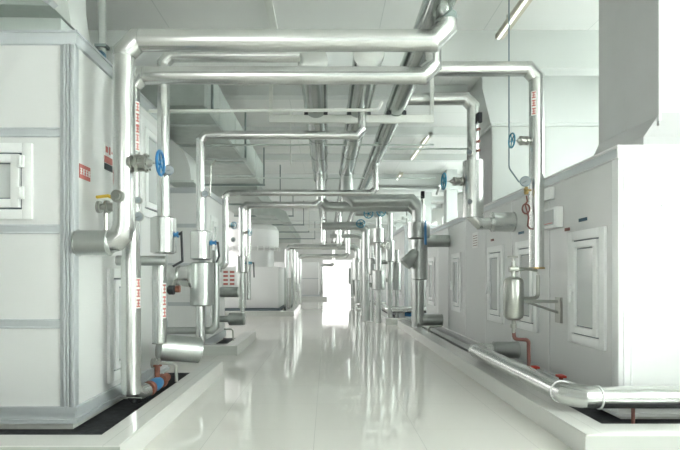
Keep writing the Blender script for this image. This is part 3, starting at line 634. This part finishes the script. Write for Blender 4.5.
# --- right pipe frames
Y = 6.0; x = wx(536.5, Y)
r1 = pipe_run('silver pipe from the overhead main bending down at the near right cabinet', [(1.05, Y, wz(69, Y)), (x, Y, wz(69, Y)), (x, Y, wz(268, Y))], .086, R=.14)
obj('end_flange', lambda bm: lathe(bm, (x, Y, wz(269, Y)), (0, 0, 1), [(0, .095), (.02, .095)], 24), 'brass', r1, 'yellow brass end ring')
sticker(r1, (x, Y), .086, -1.1, -.35, wz(117, Y), wz(93, Y), 3)
gate_valve('gate valve with blue handwheel on the near right upright pipe', (x-.08, Y-.01, wz(141, Y)), (-1, -.06, 0), x-.08-wx(511, Y), .084, 'teal', bs=1.1)
gauge('pressure gauge on the near right pipe above the copper coil', (wx(522, Y), Y-.10, wz(183, Y)), (-.35, -1, 0), .062, [(wx(530, Y), Y, wz(178, Y))])
solo('capillary_tube', 'thin blue-grey line from the ceiling to the right gauge', 'tube', lambda bm: sweep(bm, rounded([(wx(509, 6.1), 6.1, 4.94), (wx(509, 6.1), 6.1, wz(168, 6.1)), (wx(519, 5.95), 5.95, wz(182, 5.95))], .12), .009, 8), 'case', (wx(509, 6.1), 6.1, 3))
t = thing('siphon_coil', 'copper siphon coil with brass cock below the right gauge', 'tube', (wx(523, Y), Y-.1, 2.1))
obj('brass_cock', lambda bm: (lathe(bm, (wx(523, Y), Y-.1, wz(196, Y)), (0, 0, 1), [(0, .02), (.03, .03), (.06, .02), (.09, .02)], 12), cyl(bm, (wx(520, Y), Y-.12, wz(191, Y)), (wx(527, Y), Y-.12, wz(192, Y)), .012, 8)), 'brass', t)
zz = wz(210, Y)
obj('coil', lambda bm: sweep(bm, [(wx(523, Y)+.002, Y-.1, wz(197, Y)), (wx(524, Y), Y-.1, zz+.09)]+[(wx(522.5, Y)+.045*math.sin(a), Y-.1-.01*a/6, zz+.058*math.cos(a)) for a in [i*.5 for i in range(13)]]+[(wx(525, Y), Y-.11, zz-.10), (wx(524, Y), Y-.11, zz-.2), (wx(527, Y), Y-.08, zz-.23), (wx(531, Y), Y-.03, zz-.23)], .010, 8), 'copper', t)
# separator vessel
Ys = 5.75
s = thing('steam_trap_vessel', 'small steel cylinder vessel hanging below the near right pipe', 'vessel', (wx(513.5, Ys), Ys, .9))
xs = wx(513.5, Ys)
obj('vessel_shell', lambda bm: lathe(bm, (xs, Ys, wz(320, Ys)), (0, 0, 1), [(0, .06), (.03, .10), (.06, .11), (.44, .11), (.47, .10), (.50, .05)], 30), 'steel', s)
obj('top_valve', lambda bm: (cyl(bm, (xs, Ys, wz(278, Ys)), (xs, Ys, wz(262, Ys)), .025, 14), lathe(bm, (xs-.05, Ys, wz(269, Ys)), (1, 0, 0), [(0, .035), (.1, .035)], 14), cyl(bm, (xs, Ys, wz(262, Ys)), (xs, Ys, wz(257, Ys)), .010, 8), cyl(bm, (xs-.07, Ys, wz(257, Ys)), (xs+.05, Ys, wz(257, Ys)), .008, 8)), 'steel', s)
obj('bottom_union', lambda bm: lathe(bm, (xs, Ys, wz(333, Ys)), (0, 0, 1), [(0, .022), (.06, .022), (.06, .034), (.10, .034), (.10, .022), (.15, .022)], 14), 'steel', s)
obj('connecting_tube', lambda bm: sweep(bm, rounded([(xs, Ys, wz(269, Ys)), (wx(534, Ys), Ys+.1, wz(269, Ys)), (wx(536, 6.0), 6.0, wz(268, 6)-.03)], .05), .020, 10), 'steel', s)
pipe_run('thin steel elbow tube between the vessel and its bracket', [(wx(538, 6), 6.0, wz(275, 6)), (wx(538, 6), 6.0, wz(298, 6)), (wx(519, 5.8), 5.85, wz(299, 5.85))], .022, 'steel', R=.06, name='steel_tube', bands=False)
b_ = thing('wall_bracket', 'triangular steel bracket on the right cabinet holding the vessel', 'bracket', (2.79, 6.05, 1.1))
obj('arm', lambda bm: (box(bm, wx(523, 6.0), 2.79, 5.99, 6.03, wz(303, 6.0), wz(300, 6.0)), sweep(bm, [(wx(527, 6), 6.01, wz(302, 6)), (2.79, 6.01, wz(313, 6))], .014, 8)), 'steel', b_)
obj('wall_plate', boxes((2.77, 2.80, 5.94, 6.08, wz(322, 6.1), wz(297, 6.1))), 'steel', b_)
t = pipe_run('red-brown copper drain pipe stepping down from the vessel into the pit', [(xs, Ys, wz(331, Ys)), (xs+.01, Ys, wz(339, Ys)), (wx(528.5, Ys), Ys, wz(340, Ys)), (wx(529, Ys), Ys, wz(373, Ys)-.05)], .021, 'copper', R=.035, name='copper_pipe', bands=False)
for px, py, lb in ((535, 367, 'left red valve handle low behind the floor pipe'), (561, 376, 'right red valve handle low behind the floor pipe')):
    t = thing('small_valve', lb, 'valve', (2.70, 6, .1)); Yv = 1350/(px-VX)
    obj('handle', lambda bm: box(bm, 2.66, 2.74, Yv-.06, Yv+.06, wz(py, Yv)-.015, wz(py, Yv)+.012, .005), 'red', t)
    obj('valve_body', lambda bm: cyl(bm, (2.70, Yv, wz(py, Yv)-.01), (2.70, Yv, .02), .024, 12), 'copper', t)
# controller boxes on right cabinet
t = thing('control_box', 'grey-white thermostat box with dark display on the right cabinet', 'controller', (2.79, 6.1, 2.1))
obj('housing', boxes((2.71, 2.80, 5.92, 6.30, 1.99, 2.24), bev=.006), 'white', t)
obj('display', boxes((2.704, 2.71, 5.98, 6.25, 2.03, 2.21)), 'pane', t)
obj('red_trim', boxes((2.700, 2.704, 6.0, 6.22, 2.045, 2.055)), 'redprint', t)
t = thing('junction_box', 'small blank white box above the thermostat on the right cabinet', 'box', (2.79, 6.2, 2.4))
obj('housing', boxes((2.74, 2.80, 6.14, 6.44, 2.36, 2.51), bev=.006), 'white', t)
obj('clip', boxes((2.72, 2.80, 6.25, 6.42, 2.22, 2.235)), 'brass', t)
for ya, yb, z, m_, lb in ((5.38, 5.55, 2.01, 'dblue', 'dark blue plate above the nearest right window door'), (5.70, 5.80, 1.93, 'copper', 'small brown plate at the nearest right door corner'),
        (7.1, 7.3, 2.02, 'dblue', 'dark blue plate above the second right window door'), (8.3, 8.42, 2.0, 'copper', 'small brown plate above the third right window door')):
    solo('name_plate', lb, 'plate', boxes((2.755 if m_ == 'copper' else 2.792, 2.80 if m_ == 'dblue' else 2.77, ya, yb, z, z+.035)), m_, (2.79, ya, z))
t = thing('notice_sheet', 'small paper notice with lines on the right cabinet below the jacketed elbow', 'sign', (2.79, 9.5, 1.9))
obj('paper', boxes((2.792, 2.798, 9.25, 9.60, 1.95, 2.24)), 'whiteprint', t)
obj('printed_lines', lambda bm: [box(bm, 2.789, 2.792, 9.29, 9.56, 1.99+.045*k, 2.0+.045*k) for k in range(5)], 'copper', t)
# --- right frame 2
Y = 7.5; x = wx(473, Y)
r2 = pipe_run('silver pipe with bright jacket and wheel valve, middle of the right side', [(1.05, Y, wz(99, Y)), (x, Y, wz(99, Y)), (x, Y, wz(223.5, Y)), (wx(495, Y), Y, wz(223.5, Y))], .09, R=.14)
jacket(r2, (x, Y, wz(218, Y)), (x, Y, wz(161, Y)), .152, ch=.01)
sleeve(r2, (wx(490, Y), Y, wz(222, Y)), (XD, Y, wz(222, Y)), .145, 'alu')
gate_valve('teal handwheel valve on the jacketed pipe, middle right', (x-.12, Y, wz(181.5, Y)), (-1, -.05, 0), x-.12-wx(443.5, Y), .118, 'teal', bs=.95)
t = thing('thermometer_well', 'black and brass sensor fittings above the bright right jacket', 'sensor', (x, Y-.1, 3))
obj('black_head', lambda bm: box(bm, x+.03, x+.10, Y-.14, Y-.07, wz(125, Y), wz(115, Y), .01), 'black', t)
obj('brass_tip', lambda bm: [lathe(bm, (x+.05, Y-.08, wz(q_, Y)), (.3, -1, 0), [(0, .022), (.035, .022)], 10) for q_ in (131, 143, 152)], 'copper', t)
gauge('small steel plug gauge at left edge of the bright right jacket', (x-.08, Y-.12, wz(203, Y)), (-.5, -1, 0), .04, None, 'steel')
gauge('little steel gauge just above the bright right jacket', (x-.08, Y-.10, wz(154, Y)), (-.5, -1, 0), .045, None, 'steel')
# --- right frame 3 (thick, with strainer)
Y = 11.5; x = wx(418.5, Y); zt = wz(200.5, Y)
r3 = pipe_run('thick silver pipe from the middle main to the slanted strainer at right', [(.46, Y, zc-.1), (.46, Y, zt), (x, Y, zt), (x, Y, wz(226, Y))], .145, 'alud', R=.22)
jacket(r3, (x, Y, wz(239, Y)), (x, Y, wz(222, Y)), .255, 'alud')
jacket(r3, (x+.02, Y, wz(280, Y)), (x+.02, Y, wz(239, Y)), .185, 'alud')
obj('lower_pipe', lambda bm: cyl(bm, (x, Y, wz(278, Y)), (x, Y, wz(323, Y)), .125, 24), 'alud', r3)
obj('strainer_branch', lambda bm: (lathe(bm, (x+.02, Y-.02, wz(251, Y)), (-.75, -.12, -.66), [(0, .15), (.46, .15), (.47, .14)], 24)), 'alud', r3, 'slanting strainer pocket')
sleeve(r3, (x+.1, Y, wz(241, Y)), (XD, Y, wz(241, Y)), .14, 'alud')
sleeve(r3, (x+.05, Y, wz(320, Y)), (wx(442, Y), Y, wz(320, Y)), .13, 'alud')
lever_valve('bright blue lever valve on the slanted strainer pipe', (x+.1, Y-.2, wz(230, Y)), (0, -1, 0), .08, [(0, -.02, .05), (.0, -.03, -.36)], 'steel', 'blue', .03)
pipe_run('thin silver pipe standing beside the thick strainer pipe elbow', [(wx(421.5, Y), Y-.2, wz(222, Y)), (wx(421.5, Y), Y-.2, wz(200, Y)), ], .02, 'steel', name='steel_tube', bands=False)
solo('sensor_head', 'small black sensor head on top of the thick right elbow', 'sensor', lambda bm: box(bm, wx(419, Y), wx(422.5, Y), Y-.26, Y-.18, wz(200, Y), wz(193, Y), .01), 'black', (wx(420, Y), Y-.2, 3.1))
solo('drain_pipe', 'thin steel hoop tube under the thick right pipe', 'pipe', lambda bm: sweep(bm, rounded([(wx(429, 11), 11, wz(333, 11)), (wx(429, 11), 11, wz(327, 11)), (wx(442, 11), 11, wz(326, 11))], .05), .018, 10), 'steel', (wx(429, 11), 11, .2))
pipe_run('thin silver pipe crossing level behind the right wheel valve', [(wx(378, 11.0), 11.0, wz(186, 11.0)), (wx(440, 11.0), 11.0, wz(186, 11.0)), (wx(447, 11.0), 12.0, wz(186, 11.0))], .035, 'alud', R=.05, bands=False)
# middle main drop 1 on left main
pipe_run('silver drop pipe turning right from the left main, below the thick pipe', [(-.16, 12.3, zc-.1), (-.16, 12.3, 3.13), (2.2, 12.3, 3.13), (2.2, 12.3, .17)], .12, 'alud', R=.18)

# --- big pipe at floor right
Yf = 4.45; xf = 2.19; zf = .33
fp = pipe_run('wide silver pipe lying low along the right curb, turning right at the corner', [(2.72, 7.35, zf), (xf-.03, 7.35, zf), (xf, Yf, zf), (5.0, Yf, zf)], .098, R=.19)
sleeve(fp, (2.42, 7.35, zf), (XD, 7.35, zf), .12, 'alud')
obj('band', lambda bm: torus(bm, (xf, Yf+.22, zf), (0, 1, 0), .101, .007, 28), 'white', fp); obj('band', lambda bm: torus(bm, (xf+.22, Yf, zf), (1, 0, 0), .101, .007, 28), 'white', fp)
solo('copper_pipe', 'short red-brown stub standing under the low pipe at far right', 'pipe', lambda bm: cyl(bm, (wx(636.5, 4.5), 4.55, .02), (wx(636.5, 4.5), 4.55, .27), .016, 12), 'copper', (wx(636.5, 4.5), 4.55, 0))
solo('channel_rail', 'dull grey channel running beside the low floor pipe at right', 'rail', boxes((2.40, 2.60, 7.5, 12.9, .10, .16)), 'alud', (2.5, 9, .1))

# --- trapeze bars with clamps
def trapeze(label, y, z, x0, x1, m='steelp', ztop=None):
    ztop = ztop or ZC
    t = thing('pipe_hanger', label, 'hanger', (x0, y, z))
    obj('crossbar', boxes((x0, x1, y, y+.06, z-.06, z+.05), bev=.003), m, t)
    for xx in (x0, x1-.05): obj('post', boxes((xx, xx+.05, y+.01, y+.05, z, ztop)), m, t)
    for X, r in ((-.16, .168), (.46, .168), (1.0, .14)):
        obj('clamp', lambda bm: (box(bm, X-r, X-r*.62, y-.03, y+.09, z+.045, z+.10), box(bm, X+r*.62, X+r, y-.03, y+.09, z+.045, z+.10)), 'black', t)
    return t
trapeze('cream steel crossbar holding the three shiny mains, nearest', 7.21, EYE+2.29, wx(269, 7.21), wx(434, 7.21), ztop=4.40)
trapeze('cream steel crossbar holding the mains, second and farther', 24.0, EYE+2.29, -.92, 2.5)
trapeze('cream steel crossbar holding the mains, farthest', 34.0, EYE+2.29, -1.0, 2.6)
solo('conduit_rod', 'thin brass-coloured rod crossing overhead, hooked at its right end', 'rod', lambda bm: sweep(bm, rounded([(X1+.0, 6.3, wz(111, 6.3)), (wx(378, 6.3), 6.3, wz(110, 6.3)), (wx(382, 6.3), 6.3, wz(102, 6.3))], .05), .02, 10), 'brass' if 0 else 'steelp', (wx(270, 6.3), 6.3, wz(111, 6.3)))
for i, (y, z, a, b) in enumerate(((8.9, wz(145, 8.9), -3, 1.9), (12.0, wz(178, 12), -2.6, 2.6), (9.6, wz(149, 9.6), 1.2, 3.1))):
    solo('conduit_rod', ('thin pale conduit crossing above the slim pipe', 'thin pale conduit crossing above the midway pipe', 'thin pale conduit at right behind the jacketed pipe')[i], 'rod', lambda bm: cyl(bm, (a, y, z), (b, y, z), .018, 10), 'galvl', (a, y, z))
# fluorescent battens on the right
for i, (a, b) in enumerate(((4.6, 7.07), (11.8, 14.3), (16.4, 18.9), (21, 23.5))):
    t = thing('batten_light', ('nearest', 'second', 'third', 'fourth')[i]+' ceiling batten light in the row above the right side', 'light', (2.4, a, 4.75))
    obj('lamp_body', boxes((2.38, 2.50, a, b, 4.76, 4.83), bev=.004), 'batten', t)
    obj('tube', lambda bm: cyl(bm, (2.41, a+.05, 4.745), (2.41, b-.05, 4.745), .014, 10), 'tube', t)
    for yy in (a+.3, b-.3): obj('rod', lambda bm: cyl(bm, (2.44, yy, 4.82), (2.44, yy, ZC), .008, 8), 'steel', t)
solo('conduit_rod', 'cream conduit strip running along the ceiling above the first main', 'rod', boxes((-.80, -.70, 3.0, 7.19, ZC-.05, ZC-.005)), 'steelp', (-.75, 5, ZC))
solo('conduit_rod', 'thin cream conduit dropping from the ceiling between the hangers', 'rod', lambda bm: sweep(bm, [(wx(290, 10.8), 10.8, 4.95), (wx(291, 10.8), 10.8, wz(165, 10.8))], .014, 8), 'steelp', (wx(290, 10.8), 10.8, 4))

# --- right cluster before the second right cabinet
def upright(label, px, Y, y0, y1, r, m='alud', jk=None, arm=None, arm_y=None):
    x = wx(px, Y); pts = [(x, Y, .024 if y1 > 288 else wz(y1, Y)), (x, Y, wz(y0, Y))]
    if arm is not None: pts.append((wx(arm, Y), Y, wz(y0, Y)))
    t = pipe_run(label, pts, r, m, bands=False)
    for j in (jk or []): jacket(t, (x, Y, wz(j[1], Y)), (x, Y, wz(j[0], Y)), j[2], m)
    return t
upright('upright silver pipe with long jacket before the second right cabinet', 378.5, 14.9, 213, 308, .085, jk=((228, 243, .16), (270, 290, .19)), arm=356)
upright('slim upright pipe right of the jacketed one, second right cabinet', 390, 15.1, 211, 309, .075, jk=((240, 262, .13),), arm=383)
upright('dark upright pipe ending the low frame, left of the second right cabinet', 366, 15.8, 226, 303, .125, 'alud', arm=322)
upright('slim upright pipe between the dark one and the jacketed one', 372, 15.5, 246, 303, .05, jk=((258, 275, .11),))
upright('short upright pipe nearest the second right cabinet corner', 397, 15.2, 250, 308, .06, jk=((262, 290, .12),))
upright('bright upright pipe at the bright doorway side, right', 357.5, 26, 247, 292, .15, 'alud', jk=((258, 280, .28),), arm=322)
upright('thin upright pipe behind the dark one, far right row', 362, 21.5, 236, 296, .09, jk=((262, 280, .18),), arm=330)
gate_valve('teal handwheel valve topping the jacketed pipe at right far', (wx(379.5, 14.8), 14.8, wz(213, 14.8)), (.12, -1, .05), .22, .13, 'teal')
gate_valve('teal handwheel valve on the pipe crossing to the far right, left of its twin', (wx(368, 14.8), 14.84, wz(214, 14.8)), (.0, -1, -.05), .22, .13, 'teal')
gate_valve('teal handwheel valve on the dark low frame pipe', (wx(361, 15.6), 15.6, wz(226, 15.6)), (-.1, -1, .3), .2, .13, 'teal')
gate_valve('dull wheel valve between the uprights at the second right cabinet', (wx(380, 14.9), 14.9, wz(246, 14.9)), (.8, -.6, 0), .26, .10, 'steel')
fp2 = pipe_run('low silver pipe lying across the second right curb', [(1.87, 19.5, .42), (1.87, 15.1, .42), (4.4, 15.1, .42)], .10, R=.2)
solo('name_plate', 'small blue-marked plate under the low pipe at second right curb', 'plate', boxes((wx(405, 15.2), wx(414, 15.2), 15.24, 15.27, .13+.07, .33)), 'blue', (wx(409, 15.2), 15.25, .2))
for px, py, lb in ((374, 262, 'upper'), (386, 280, 'middle'), (369, 285, 'lower')):
    solo('pipe_clamp', lb+' small crossing stub between the right far upright pipes', 'pipe', lambda bm: cyl(bm, (wx(px, 15.3), 15.3, wz(py, 15.3)), (wx(px+14, 15.3), 15.3, wz(py, 15.3)), .07, 14), 'alud', (wx(px, 15.3), 15.3, wz(py, 15.3)))
# --- left far uprights and crossing pipes
def frame_pipe(label, xl, xr, Y, yt, yb, r, m='alu'):
    pts = [(wx(xl, Y), Y, .183 if 293 == xl else .024 if xl == 286.5 else .001), (wx(xl, Y), Y, wz(yt, Y)), (wx(xr, Y), Y, wz(yt, Y))]
    if wz(yt, Y) < zc-.3: pts.append((wx(xr, Y), Y, zc-.1))
    return pipe_run(label, pts, r, m, bands=False)
frame_pipe('silver frame pipe beside the fan drum, outermost', 286.5, VX+.46*F/19.0, 19.0, 247, 299, .085)
frame_pipe('silver frame pipe beside the fan drum, inner one', 293, VX-.16*F/20.0, 20.0, 246, 297, .08)
frame_pipe('silver frame pipe far left, near edge of the far pale box', 299.5, VX+1.0*F/24, 24, 256, 295, .10)
frame_pipe('hindmost silver frame pipe around the bright doorway', 321.5, VX+.46*F/36, 36, 265, 290, .10)
upright('hindmost upright pipe on the right of the bright doorway', 353, 34, 262, 291, .16, 'alud', jk=((268, 284, .3),))
upright('pale slim upright pipe close behind the fan unit box', 296.5, 22, 252, 297, .06, 'alu', jk=((283, 292, .16),))
upright('short slim upright pipe rising from the far left pit', 290, 18.9, 278, 303, .03, 'steel')
frame_pipe('grey crossing pipe overhead before the second crossbar', 270, VX+1.0*F/17.5, 17.5, 226, 228, .06, 'alud') if 0 else None
